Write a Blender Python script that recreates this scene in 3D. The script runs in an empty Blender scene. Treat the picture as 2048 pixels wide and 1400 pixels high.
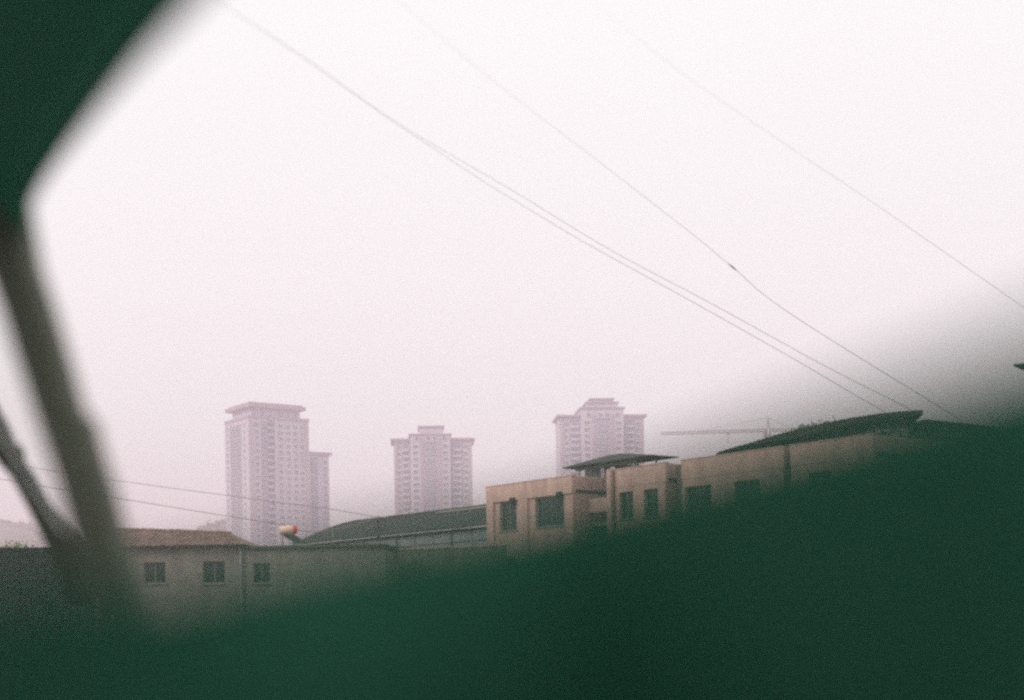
import bpy, bmesh, math, random
from mathutils import Vector, Matrix
random.seed(7)
R = math.radians
scene = bpy.context.scene
col = scene.collection

# ------------------------------------------------------------------ camera
W, H = 2048.0, 1400.0
FOC = 50.0
F = FOC / 36.0 * W                 # focal length in photo pixels
HORIZON = 1230.0                   # photo row of the eye level
ROLL = R(1.0)
CAM = Vector((0.0, 0.0, 1.25))
RIGHT = Vector((math.cos(ROLL), 0, -math.sin(ROLL)))
UP = Vector((math.sin(ROLL), 0, math.cos(ROLL)))
FWD = Vector((0, 1, 0))
cd = bpy.data.cameras.new('camera')
cam = bpy.data.objects.new('camera', cd)
col.objects.link(cam)
cam.matrix_world = Matrix(((RIGHT.x, UP.x, 0, CAM.x), (0, 0, -1, CAM.y), (RIGHT.z, UP.z, 0, CAM.z), (0, 0, 0, 1)))
cd.lens = FOC
cd.sensor_width = 36.0
cd.shift_y = (HORIZON - H / 2) / W
cd.clip_start = 0.005
cd.clip_end = 20000
cd.dof.use_dof = True
cd.dof.focus_distance = 45.0
cd.dof.aperture_fstop = 3.6
scene.camera = cam

# ------------------------------------------------------------------ sky, sun, exposure
SUN_EL, SUN_AZ = R(32), R(236)     # azimuth clockwise from +Y: behind the camera, to the left
world = bpy.data.worlds.new('World')
scene.world = world
world.use_nodes = True
wt = world.node_tree
wt.nodes.clear()
wo = wt.nodes.new('ShaderNodeOutputWorld')
bg = wt.nodes.new('ShaderNodeBackground')
bg.inputs['Strength'].default_value = 0.1
sky = wt.nodes.new('ShaderNodeTexSky')
sky.sky_type = 'NISHITA'
sky.sun_disc = False
sky.sun_elevation = SUN_EL
sky.sun_rotation = SUN_AZ
sky.dust_density = 4.0
hs = wt.nodes.new('ShaderNodeHueSaturation')
hs.inputs['Saturation'].default_value = 0.35
wt.links.new(sky.outputs['Color'], hs.inputs['Color'])
# an even veil of high cloud covers the sky all round
tc = wt.nodes.new('ShaderNodeTexCoord')
nz = wt.nodes.new('ShaderNodeTexNoise')
nz.inputs['Scale'].default_value = 1.6
nz.inputs['Detail'].default_value = 3.0
wt.links.new(tc.outputs['Generated'], nz.inputs['Vector'])
veil = wt.nodes.new('ShaderNodeMix')
veil.data_type = 'RGBA'
veil.inputs['A'].default_value = (11.15, 10.85, 10.9, 1)
veil.inputs['B'].default_value = (11.4, 11.45, 11.35, 1)
wt.links.new(nz.outputs['Fac'], veil.inputs['Factor'])
mx = wt.nodes.new('ShaderNodeMix')
mx.data_type = 'RGBA'
mx.inputs['Factor'].default_value = 0.9
wt.links.new(hs.outputs['Color'], mx.inputs['A'])
wt.links.new(veil.outputs['Result'], mx.inputs['B'])
wt.links.new(mx.outputs['Result'], bg.inputs['Color'])
wt.links.new(bg.outputs['Background'], wo.inputs['Surface'])

sd = bpy.data.lights.new('sun', 'SUN')
sd.energy = 1.5
sd.angle = R(12)
sd.color = (1.0, 0.9, 0.78)
sun = bpy.data.objects.new('sun', sd)
col.objects.link(sun)
to_sun = Vector((math.sin(SUN_AZ) * math.cos(SUN_EL), math.cos(SUN_AZ) * math.cos(SUN_EL), math.sin(SUN_EL)))
sun.rotation_euler = to_sun.to_track_quat('Z', 'Y').to_euler()

scene.view_settings.view_transform = 'Standard'
scene.view_settings.look = 'None'
scene.view_settings.exposure = 0.0
scene.view_settings.gamma = 1.0
scene.cycles.volume_bounces = 5
scene.cycles.filter_width = 2.7
scene.cycles.max_bounces = 8
scene.cycles.use_denoising = False

# ------------------------------------------------------------------ helpers
def ray(px, py):
    return ((px - W / 2) / F) * RIGHT + ((HORIZON - py) / F) * UP + FWD

def at(px, py, d):
    """world point that lies d metres ahead on the line of sight"""
    return CAM + ray(px, py) * d

MATS = {}
def mat(name, rgb, rough=0.8, var=0.12, scale=6.0, spec=0.3, metal=0.0, bump=0.0, var2=None, streak=0.0):
    if name in MATS:
        return MATS[name]
    m = bpy.data.materials.new(name)
    m.use_nodes = True
    nt = m.node_tree
    b = nt.nodes['Principled BSDF']
    b.inputs['Roughness'].default_value = rough
    b.inputs['Specular IOR Level'].default_value = spec
    b.inputs['Metallic'].default_value = metal
    c = nt.nodes.new('ShaderNodeTexCoord')
    n = nt.nodes.new('ShaderNodeTexNoise')
    n.inputs['Scale'].default_value = scale
    n.inputs['Detail'].default_value = 5.0
    n.inputs['Roughness'].default_value = 0.65
    nt.links.new(c.outputs['Object'], n.inputs['Vector'])
    r = nt.nodes.new('ShaderNodeValToRGB')
    lo = tuple(x * (1 - var) for x in rgb)
    hi = var2 if var2 else tuple(min(1, x * (1 + var)) for x in rgb)
    r.color_ramp.elements[0].position = 0.3
    r.color_ramp.elements[1].position = 0.7
    r.color_ramp.elements[0].color = (*lo, 1)
    r.color_ramp.elements[1].color = (*hi, 1)
    nt.links.new(n.outputs['Fac'], r.inputs['Fac'])
    nt.links.new(r.outputs['Color'], b.inputs['Base Color'])
    if streak:
        mp = nt.nodes.new('ShaderNodeMapping')
        mp.inputs['Scale'].default_value = (1.0, 1.0, 0.16)
        n2 = nt.nodes.new('ShaderNodeTexNoise')
        n2.inputs['Scale'].default_value = 1.3
        n2.inputs['Detail'].default_value = 6.0
        nt.links.new(c.outputs['Object'], mp.inputs['Vector'])
        nt.links.new(mp.outputs['Vector'], n2.inputs['Vector'])
        r2 = nt.nodes.new('ShaderNodeValToRGB')
        r2.color_ramp.elements[0].position = 0.36
        r2.color_ramp.elements[1].position = 0.62
        k = 1 - streak
        r2.color_ramp.elements[0].color = (k, k, k * 1.02, 1)
        r2.color_ramp.elements[1].color = (1, 1, 1, 1)
        nt.links.new(n2.outputs['Fac'], r2.inputs['Fac'])
        mm = nt.nodes.new('ShaderNodeMix')
        mm.data_type = 'RGBA'
        mm.blend_type = 'MULTIPLY'
        mm.inputs['Factor'].default_value = 1.0
        nt.links.new(r.outputs['Color'], mm.inputs['A'])
        nt.links.new(r2.outputs['Color'], mm.inputs['B'])
        nt.links.new(mm.outputs['Result'], b.inputs['Base Color'])
    if bump:
        bp = nt.nodes.new('ShaderNodeBump')
        bp.inputs['Strength'].default_value = bump
        nt.links.new(n.outputs['Fac'], bp.inputs['Height'])
        nt.links.new(bp.outputs['Normal'], b.inputs['Normal'])
    MATS[name] = m
    return m

def glass_mat():
    m = bpy.data.materials.new('clear_glass')
    m.use_nodes = True
    nt = m.node_tree
    nt.nodes.clear()
    o = nt.nodes.new('ShaderNodeOutputMaterial')
    t = nt.nodes.new('ShaderNodeBsdfTransparent')
    t.inputs['Color'].default_value = (0.95, 0.96, 0.95, 1)
    g = nt.nodes.new('ShaderNodeBsdfGlossy')
    g.inputs['Roughness'].default_value = 0.02
    fr = nt.nodes.new('ShaderNodeFresnel')
    fr.inputs['IOR'].default_value = 1.06
    mxs = nt.nodes.new('ShaderNodeMixShader')
    nt.links.new(fr.outputs['Fac'], mxs.inputs['Fac'])
    nt.links.new(t.outputs['BSDF'], mxs.inputs[1])
    nt.links.new(g.outputs['BSDF'], mxs.inputs[2])
    nt.links.new(mxs.outputs['Shader'], o.inputs['Surface'])
    return m

def tag(o, label=None, cat=None, group=None, kind=None):
    if label: o['label'] = label
    if cat: o['category'] = cat
    if group: o['group'] = group
    if kind: o['kind'] = kind
    return o

def empty(name, loc, rz=0.0, **k):
    o = bpy.data.objects.new(name, None)
    o.empty_display_size = 0.3
    o.location = loc
    o.rotation_euler = (0, 0, rz)
    col.objects.link(o)
    return tag(o, **k)

def add_box(bm, x0, x1, y0, y1, z0, z1):
    v = [bm.verts.new((x, y, z)) for x in (x0, x1) for y in (y0, y1) for z in (z0, z1)]
    for f in ((0, 1, 3, 2), (4, 6, 7, 5), (0, 4, 5, 1), (2, 3, 7, 6), (0, 2, 6, 4), (1, 5, 7, 3)):
        bm.faces.new([v[i] for i in f])

def add_tube(bm, pts, rad, seg=6):
    """tube through points; rad a number or one per point"""
    pts = [Vector(p) for p in pts]
    rr = rad if isinstance(rad, (list, tuple)) else [rad] * len(pts)
    rings = []
    for i, p in enumerate(pts):
        a = pts[max(i - 1, 0)]
        b = pts[min(i + 1, len(pts) - 1)]
        d = (b - a).normalized()
        u = d.cross(Vector((0, 0, 1)))
        if u.length < 1e-4:
            u = d.cross(Vector((1, 0, 0)))
        u.normalize()
        w = u.cross(d).normalized()
        rings.append([bm.verts.new(p + (u * math.cos(2 * math.pi * k / seg) + w * math.sin(2 * math.pi * k / seg)) * rr[i]) for k in range(seg)])
    for a, b in zip(rings[:-1], rings[1:]):
        for k in range(seg):
            bm.faces.new((a[k], a[(k + 1) % seg], b[(k + 1) % seg], b[k]))
    bm.faces.new(rings[0][::-1])
    bm.faces.new(rings[-1])

def add_loft(bm, sections, cap=True):
    """sections: lists of equally many points, joined as closed loops"""
    rings = [[bm.verts.new(p) for p in s] for s in sections]
    n = len(rings[0])
    for a, b in zip(rings[:-1], rings[1:]):
        for k in range(n):
            bm.faces.new((a[k], a[(k + 1) % n], b[(k + 1) % n], b[k]))
    if cap:
        bm.faces.new(rings[0][::-1])
        bm.faces.new(rings[-1])

def obj(name, bm, m, parent=None, smooth=False, bevel=0.0):
    bmesh.ops.recalc_face_normals(bm, faces=bm.faces)
    me = bpy.data.meshes.new(name)
    bm.to_mesh(me)
    bm.free()
    for x in (m if isinstance(m, (list, tuple)) else [m]):
        me.materials.append(x)
    if smooth:
        me.polygons.foreach_set('use_smooth', [True] * len(me.polygons))
    o = bpy.data.objects.new(name, me)
    col.objects.link(o)
    if parent: o.parent = parent
    if bevel:
        b = o.modifiers.new('bevel', 'BEVEL')
        b.width = bevel
        b.segments = 2
        b.limit_method = 'ANGLE'
    return o

def boxes(name, bl, m, parent=None, **k):
    bm = bmesh.new()
    for b in bl:
        add_box(bm, *b)
    return obj(name, bm, m, parent, **k)

def inst(name, me, parent, loc, scale=(1, 1, 1), rz=0.0):
    o = bpy.data.objects.new(name, me)
    o.location = loc
    o.scale = scale
    o.rotation_euler = (0, 0, rz)
    o.parent = parent
    col.objects.link(o)
    return o

class Facade:
    """an upright plane through p0 along direction ang (from +X, anticlockwise seen from above)"""
    def __init__(s, p0, ang):
        s.p = Vector((p0.x, p0.y, 0))
        s.ang = ang
        s.e = Vector((math.cos(ang), math.sin(ang), 0))
        s.n = Vector((-math.sin(ang), math.cos(ang), 0))   # inward
    def hit(s, px, py, depth=0.0):
        r = ray(px, py)
        q = s.p + s.n * depth
        k = (q - CAM).dot(s.n) / r.dot(s.n)
        w = CAM + r * k
        return (w - s.p).dot(s.e), w.z
    def t(s, px, py, depth=0.0): return s.hit(px, py, depth)[0]
    def z(s, px, py, depth=0.0): return s.hit(px, py, depth)[1]

def wall_boxes(x0, x1, z0, z1, y0, y1, holes):
    """a wall cut into boxes round rectangular openings (x0,x1,z0,z1)"""
    xs = sorted({x0, x1, *[h[0] for h in holes], *[h[1] for h in holes]})
    out = []
    for a, b in zip(xs[:-1], xs[1:]):
        m = (a + b) / 2
        cut = sorted([(h[2], h[3]) for h in holes if h[0] < m < h[1]])
        z = z0
        for c0, c1 in cut:
            if c0 > z: out.append((a, b, y0, y1, z, c0))
            z = c1
        if z < z1: out.append((a, b, y0, y1, z, z1))
    return out

# ------------------------------------------------------------------ materials
M_tower = mat('tower_plaster', (0.54, 0.52, 0.60), 0.85, 0.07, 0.12)
M_tower2 = mat('tower_plaster_tan', (0.46, 0.40, 0.43), 0.85, 0.07, 0.12)
M_towertrim = mat('tower_trim', (0.40, 0.31, 0.37), 0.8, 0.08, 0.2)
M_towerglass = mat('tower_glass', (0.10, 0.12, 0.16), 0.25, 0.3, 0.15, 0.5)
M_bay = mat('tower_bay_cladding', (0.20, 0.215, 0.29), 0.7, 0.1, 0.2)
M_towerframe = mat('tower_window_frame', (0.6, 0.57, 0.58), 0.6, 0.05)
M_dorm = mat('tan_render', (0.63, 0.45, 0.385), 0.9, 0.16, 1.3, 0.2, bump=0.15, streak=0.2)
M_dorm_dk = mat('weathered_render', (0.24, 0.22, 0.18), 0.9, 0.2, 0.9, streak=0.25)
M_shade = mat('dark_parts_and_shade', (0.03, 0.05, 0.038), 0.8, 0.2, 2.0)  # dark fittings; also shade painted under eaves and in the terrace recess
M_glassdk = mat('dark_window_glass', (0.03, 0.05, 0.045), 0.15, 0.2, 2.0, 0.5)
M_frame = mat('window_frame_paint', (0.25, 0.25, 0.22), 0.6, 0.1)
M_house = mat('grey_house_render', (0.26, 0.25, 0.215), 0.9, 0.22, 0.9, bump=0.1, streak=0.15)
M_tile = mat('clay_tile', (0.20, 0.145, 0.115), 0.85, 0.4, 2.2, var2=(0.36, 0.27, 0.22))
M_tar = mat('roof_felt', (0.085, 0.10, 0.08), 0.9, 0.2, 2.0)
M_sheet = mat('dark_roof_sheet', (0.034, 0.05, 0.038), 0.7, 0.35, 0.6, streak=0.25)
M_panel = mat('pale_sheet_panel', (0.34, 0.37, 0.39), 0.4, 0.2, 0.8, 0.5)
M_conc = mat('concrete', (0.32, 0.30, 0.27), 0.9, 0.15, 1.5)
M_tank = mat('cream_enamel', (0.85, 0.60, 0.47), 0.35, 0.06, 3.0, 0.5)
M_white = mat('sky_white_pane', (0.8, 0.78, 0.76), 0.35, 0.04, 3.0, 0.5)  # hall panes: reflected sky painted as white
M_red = mat('red_plastic', (0.62, 0.09, 0.05), 0.45, 0.1, 4.0)
M_steel = mat('galvanised_steel', (0.35, 0.35, 0.34), 0.5, 0.15, 5.0, 0.5)
M_cable = mat('grey_cable', (0.34, 0.29, 0.30), 0.7, 0.1, 1.0)
M_trim = mat('car_trim', (0.026, 0.116, 0.073), 0.9, 0.12, 60.0, 0.06, bump=0.15)
M_trim2 = mat('car_headliner', (0.034, 0.185, 0.112), 0.9, 0.10, 70.0, 0.05)
M_bar = mat('sky_lit_vinyl', (0.145, 0.165, 0.125), 0.75, 0.12, 40.0, 0.25, bump=0.1)  # paler than the rail: sky light on the divider is in the colour
M_strut = mat('dark_rubber', (0.045, 0.055, 0.042), 0.8, 0.12, 40.0, 0.1)
M_hill = mat('hill_soil', (0.10, 0.12, 0.08), 0.95, 0.2, 0.03)
M_wood = mat('forest_leaves', (0.06, 0.085, 0.05), 0.9, 0.35, 0.2)
M_leaf = mat('shrub_leaf', (0.13, 0.22, 0.05), 0.6, 0.3, 6.0, 0.4)
M_ground = mat('ground_earth', (0.22, 0.195, 0.17), 0.95, 0.25, 0.15)
M_road = mat('road_asphalt', (0.05, 0.05, 0.048), 0.9, 0.15, 1.5)
M_paint = mat('road_paint', (0.7, 0.7, 0.66), 0.7, 0.1, 4.0)
M_crane = mat('crane_paint', (0.30, 0.20, 0.20), 0.6, 0.1)
M_fence = mat('dark_green_fence_sheet', (0.012, 0.038, 0.025), 0.9, 0.15, 2.0, 0.05)
M_glass = glass_mat()

# ------------------------------------------------------------------ ground and road
bm = bmesh.new()
g = 2600
for p in ((-g, -400, 0), (g, -400, 0), (g, 2400, 0), (-g, 2400, 0)):
    bm.verts.new(p)
bm.faces.new(bm.verts)
tag(obj('ground', bm, M_ground), kind='structure')
tag(boxes('road', [(-300, 300, -6.5, 2.8, 0.002, 0.006)], M_road), kind='structure')
mk = tag(boxes('road_marking', [(-60 + i * 6, -57 + i * 6, -2.0, -1.85, 0.010, 0.012) for i in range(20)], M_paint), kind='structure')
tag(boxes('pavement', [(-300, 300, 2.8, 5.6, 0.0, 0.13)], M_conc), kind='structure')

# ------------------------------------------------------------------ hills with far woods
def hill(prof, d, dep, clumps, seed):
    """prof: (px, py) of the crest seen from the road"""
    rnd = random.Random(seed)
    crest = []
    for (a, b) in zip(prof[:-1], prof[1:]):
        n = 8
        for k in range(n):
            t = k / n
            crest.append(at(a[0] + (b[0] - a[0]) * t, a[1] + (b[1] - a[1]) * t, d))
    crest.append(at(*prof[-1], d))
    bm = bmesh.new()
    rows = []
    for fy, fz in ((-1, 0), (-0.7, 0.25), (-0.4, 0.65), (-0.15, 0.93), (0, 1), (0.4, 0.7), (1, 0)):
        rows.append([bm.verts.new((c.x, c.y + fy * dep, max(c.z - 4, 0.1) * fz - (0.3 if fz == 0 else 0))) for c in crest])
    for a, b in zip(rows[:-1], rows[1:]):
        for k in range(len(a) - 1):
            bm.faces.new((a[k], a[k + 1], b[k + 1], b[k]))
    tag(obj('hill', bm, M_hill, smooth=True), kind='structure')
    bm = bmesh.new()
    for i in range(clumps):
        k = rnd.randrange(len(crest) - 1)
        c = crest[k].lerp(crest[k + 1], rnd.random())
        fy = -abs(rnd.gauss(0, 0.2))
        s = rnd.uniform(1.6, 3.9) * (0.62 if d < 600 else 1.0)
        fz = max(0.0, 1 + fy * 0.95)
        p = Vector((c.x, c.y + fy * dep, max(c.z - 4, 0.1) * fz + s * 0.45))
        for q in range(22):
            o = Vector((rnd.gauss(0, 1), rnd.gauss(0, 1), rnd.gauss(0, 0.8))) * s * 0.42
            u = Vector((rnd.gauss(0, 1), rnd.gauss(0, 1), rnd.gauss(0, 1))).normalized() * s * 0.28
            v = u.cross(Vector((rnd.gauss(0, 1), rnd.gauss(0, 1), rnd.gauss(0, 1)))).normalized() * s * 0.2
            vs = [bm.verts.new(p + o + w) for w in (u, v, -u * 0.9, -v)]
            bm.faces.new(vs)
    return obj('forest', bm, M_wood)

tag(hill([(-420, 1120), (-200, 1060), (0, 1030), (60, 1042), (110, 1075), (170, 1110)], 1150, 120, 500, 1),
    'far bluish wooded hill behind the car pillar', 'forest', kind='stuff')
tag(hill([(350, 1090), (385, 1062), (415, 1042), (450, 1034), (520, 1040), (600, 1052), (660, 1050), (720, 1047), (800, 1042), (880, 1050)], 1150, 120, 900, 2),
    'far bluish wooded hill behind the wide twin-height tower', 'forest', kind='stuff')
tag(hill([(1530, 905), (1572, 866), (1600, 839), (1650, 829), (1700, 829), (1800, 845), (2000, 870), (2300, 900)], 420, 60, 1600, 3),
    'bluish trees on the hill behind the vaulted hall', 'forest', kind='stuff')

# ------------------------------------------------------------------ high-rise towers
def window_mesh(fw=0.12):
    """unit window: x 0..1, z 0..1, proud frame round a pane set back, facing -y"""
    bm = bmesh.new()
    for b in ((0, fw, -1, 0, 0, 1), (1 - fw, 1, -1, 0, 0, 1), (fw, 1 - fw, -1, 0, 0, fw), (fw, 1 - fw, -1, 0, 1 - fw, 1), (0.47, 0.53, -0.9, 0, fw, 1 - fw)):
        add_box(bm, *b)
    n = len(bm.faces)
    add_box(bm, fw, 1 - fw, -0.45, 0, fw, 1 - fw)
    bm.faces.ensure_lookup_table()
    for f in bm.faces[n:]:
        f.material_index = 1
    bmesh.ops.recalc_face_normals(bm, faces=bm.faces)
    me = bpy.data.meshes.new('window')
    bm.to_mesh(me)
    bm.free()
    me.materials.append(M_towerframe)
    me.materials.append(M_towerglass)
    return me
WIN = window_mesh()
bm = bmesh.new()
add_box(bm, 0, 1, -1, 0, 0, 0.12)
add_box(bm, 0, 1, -1, -0.9, 0.12, 1)
add_box(bm, 0, 0.04, -0.9, 0, 0.12, 1)
add_box(bm, 0.96, 1, -0.9, 0, 0.12, 1)
BALC = bpy.data.meshes.new('balcony')
bmesh.ops.recalc_face_normals(bm, faces=bm.faces)
bm.to_mesh(BALC)
bm.free()
BALC.materials.append(M_tower)

D1 = 700.0
def wide_tower():
    c = at(503, 1090, D1)
    f = Facade(c, math.atan2(0.588, 0.809))
    root = empty('apartment_tower', (c.x, c.y, 0), f.ang, label='leftmost and widest hazy apartment tower, with a lower wing on its right', cat='tower', group='hazy apartment towers')
    ln = f.t(618, 950)                       # right face
    g2 = Facade(c, f.ang + math.pi / 2)      # left face, running away from the corner
    wd = -g2.t(453, 950) if g2.t(453, 950) < 0 else g2.t(453, 950)
    zt = f.z(540, 838)
    fl = 3.25
    # body with a deep vertical recess on the right face
    r0, r1 = ln * 0.30, ln * 0.42
    boxes('wall', [(0, r0, 0, wd, 0, zt), (r0, r1, 1.6, wd, 0, zt), (r1, ln, 0, wd, 0, zt)], M_tower, root)
    # parapet band
    boxes('parapet', [(-0.5, ln + 0.5, -0.5, 0.3, zt, zt + 1.3), (-0.5, 0.3, 0.3, wd + 0.5, zt, zt + 1.3), (ln - 0.3, ln + 0.5, 0.3, wd + 0.5, zt, zt + 1.3)], M_towertrim, root)
    # crown: set-back storeys and an overhanging slab
    ct = f.z(540, 818, 3)
    boxes('crown', [(2.4, ln - 3.2, 2.6, wd - 3, zt, ct)], M_tower, root)
    boxes('crown_slab', [(-0.6, ln - 1.2, -0.2, wd - 0.5, ct, ct + 1.7), (0.8, ln - 2.4, 1.0, wd - 2, ct + 1.7, ct + 2.6)], M_towertrim, root)
    for i in range(6):
        boxes('crown_fin', [(3.5 + i * (ln - 9) / 5, 3.9 + i * (ln - 9) / 5, 2.2, 2.598, zt + 0.1, ct)], M_towertrim, root)
    # wing
    wx = f.t(657, 990, 6)
    wz = f.z(640, 911, 6)
    boxes('wing', [(ln, wx, 5, wd - 3, 0, wz)], M_tower, root)
    boxes('wing_cornice', [(ln + 0.01, wx + 1.3, 3.8, wd - 2, wz, wz + 1.5)], M_towertrim, root)
    # vertical piers
    boxes('pier', [(0.0, 2.0, -0.5, 0, 0, zt - 0.5)], M_tower2, root)
    boxes('pier', [(r1, r1 + 1.3, -0.5, 0, 0, zt - 0.5)], M_tower, root)
    boxes('pier', [(ln - 1.8, ln, -0.5, 0, 0, zt - 0.5)], M_tower2, root)
    boxes('pier', [(-0.6, 0, 0, 8.2, 0, zt - 0.5)], M_tower, root)
    boxes('pier', [(-0.6, 0, wd - 6.5, wd, 0, zt - 0.5)], M_tower, root)
    boxes('bay', [(-0.12, 0, 8.3, wd - 6.6, 0, zt - 2)], M_bay, root)
    boxes('bay', [(r0 - 3.4, r0 - 0.2, -0.12, 0, 0, zt - 1.5)], M_bay, root)
    boxes('bay', [(r0 + 0.1, r1 - 0.1, 1.45, 1.598, 0, zt - 1.5)], M_bay, root)
    boxes('bay', [(ln + 3.8, ln + 7.6, 4.88, 5, 0, wz - 1.5)], M_bay, root)
    rnd = random.Random(4)
    k = 0
    z = zt - 4.2
    while z > 24:
        # right face
        for x, w in ((2.9, 2.2), (r0 - 2.8, 2.0), (r1 + 2.0, 2.6), (r1 + 6.4, 2.2), (r1 + 10.2, 2.6), (ln - 4.6, 2.0)):
            inst('window', WIN, root, (x, 0, z), (w, 0.22, 1.9))
        inst('balcony', BALC, root, (r0 + 0.1, 1.6, z - 0.7), (r1 - r0 - 0.2, 1.3, 1.1))
        # left face (windows turned a quarter)
        for y, w in ((3.6, 1.9), (wd - 4.3, 1.9)):
            inst('window', WIN, root, (-0.6, y + w, z), (w, 0.22, 1.9), -math.pi / 2)
        inst('window', WIN, root, (-0.12, wd - 8.0, z), (5.2, 0.3, 2.2), -math.pi / 2)
        inst('window', WIN, root, (-0.12, 14.6, z), (4.6, 0.3, 2.2), -math.pi / 2)
        # wing
        if z < wz - 4:
            for x, w in ((ln + 1.2, 2.0), (ln + 4.6, 2.2), (wx - 3.2, 2.0)):
                inst('window', WIN, root, (x, 5, z), (w, 0.22, 1.9))
        z -= fl
        k += 1
wide_tower()

def crown_tower(label, cx, base_py, xl, xr, zl_py, steps, yaw, D, zmin_py):
    """cross-shaped tower: two wings with flat cornices, a taller stepped middle that stands forward"""
    c = at(cx, base_py, D)
    f = Facade(c, yaw)
    root = empty('apartment_tower', (c.x, c.y, 0), yaw, label=label, cat='tower', group='hazy apartment towers')
    x0 = f.t(xl, base_py)
    x1 = f.t(xr, base_py)
    zw = f.z(cx, zl_py)
    dp = 20.0
    m0 = f.t(steps[0][0], steps[0][2], -3)
    m1 = f.t(steps[0][1], steps[0][2], -3)
    boxes('wall', [(x0, m0, 0, dp, 0, zw), (m0, m1, -3, dp, 0, f.z(cx, steps[0][2], -3)), (m1, x1, 0, dp, 0, zw)], M_tower, root)
    boxes('cornice', [(x0 - 1.5, m0 - 0.01, -1.5, dp + 1.5, zw, zw + 1.0)], M_towertrim, root)
    boxes('cornice', [(m1 + 0.01, x1 + 1.5, -1.5, dp + 1.5, zw, zw + 1.0)], M_towertrim, root)
    prev = f.z(cx, steps[0][2], -3)
    boxes('cornice', [(m0 - 0.7, m1 + 0.7, -3.7, dp + 0.5, prev, prev + 0.7)], M_towertrim, root)
    prev += 0.7
    for a, b, py in steps[1:]:
        aa, bb, zz = f.t(a, py, 0), f.t(b, py, 0), f.z(cx, py, 0)
        boxes('crown', [(aa, bb, -0.6, dp - 4, prev, zz - 0.6)], M_tower, root)
        boxes('crown_slab', [(aa - 0.6, bb + 0.6, -1.4, dp - 3, zz - 0.6, zz)], M_towertrim, root)
        prev = zz
    mw = m1 - m0
    pw = 1.5
    for x in (m0 + mw * 0.26, m0 + mw * 0.70):
        boxes('pier', [(x, x + pw * 0.8, -3.5, -3, 0, zw + 1)], M_towertrim, root)
    for x in (x0, x1 - pw):
        boxes('pier', [(x, x + pw, -0.5, 0, 0, zw - 0.5)], M_tower2, root)
    boxes('bay', [(x0 + (m0 - x0) * 0.48, m0 - 0.4, -0.12, 0, 0, zw - 1.5)], M_bay, root)
    boxes('bay', [(m1 + 0.4, m1 + (x1 - m1) * 0.56, -0.12, 0, 0, zw - 1.5)], M_bay, root)
    boxes('bay', [(m0 + mw * 0.355, m0 + mw * 0.675, -3.12, -3, 0, zw - 1.0)], M_bay, root)
    z = zw - 4.3
    zmin = f.z(cx, zmin_py)
    k = 0
    while z > zmin:
        for fx, w in ((0.06, 0.15), (0.37, 0.13), (0.53, 0.13), (0.80, 0.15)):
            inst('window', WIN, root, (m0 + mw * fx, -3, z), (mw * w, 0.22, 2.0))
        lw = m0 - x0
        rw = x1 - m1
        inst('window', WIN, root, (x0 + lw * 0.22, 0, z), (lw * 0.2, 0.22, 1.8))
        inst('window', WIN, root, (x0 + lw * 0.52, 0, z), (lw * 0.38, 0.22, 2.1))
        inst('window', WIN, root, (m1 + rw * 0.12, 0, z), (rw * 0.38, 0.22, 2.1))
        inst('window', WIN, root, (m1 + rw * 0.6, 0, z), (rw * 0.22, 0.22, 1.8))
        inst('balcony', BALC, root, (x0 + lw * 0.5, 0, z - 0.9), (lw * 0.42, 1.1, 1.1))
        inst('balcony', BALC, root, (m1 + rw * 0.1, 0, z - 0.9), (rw * 0.42, 1.1, 1.1))
        z -= 3.1
        k += 1
    # top-storey openings in the middle block
    for fx in (0.12, 0.40, 0.56, 0.80):
        inst('window', WIN, root, (m0 + mw * fx, -3, zw - 0.6), (mw * 0.11, 0.22, 2.2))

crown_tower('middle hazy tower with a stepped crown, between the widest tower and the tan building', 868, 1030, 790, 946, 881, [(820, 900, 870), (838, 886, 852)], R(4), 700.0, 1055)
crown_tower('right-hand hazy tower with a stepped crown, rising behind the roof canopy', 1205, 950, 1121, 1289, 834, [(1162, 1247, 817), (1173, 1235, 804), (1181, 1226, 797)], R(4), 690.0, 985)

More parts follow.
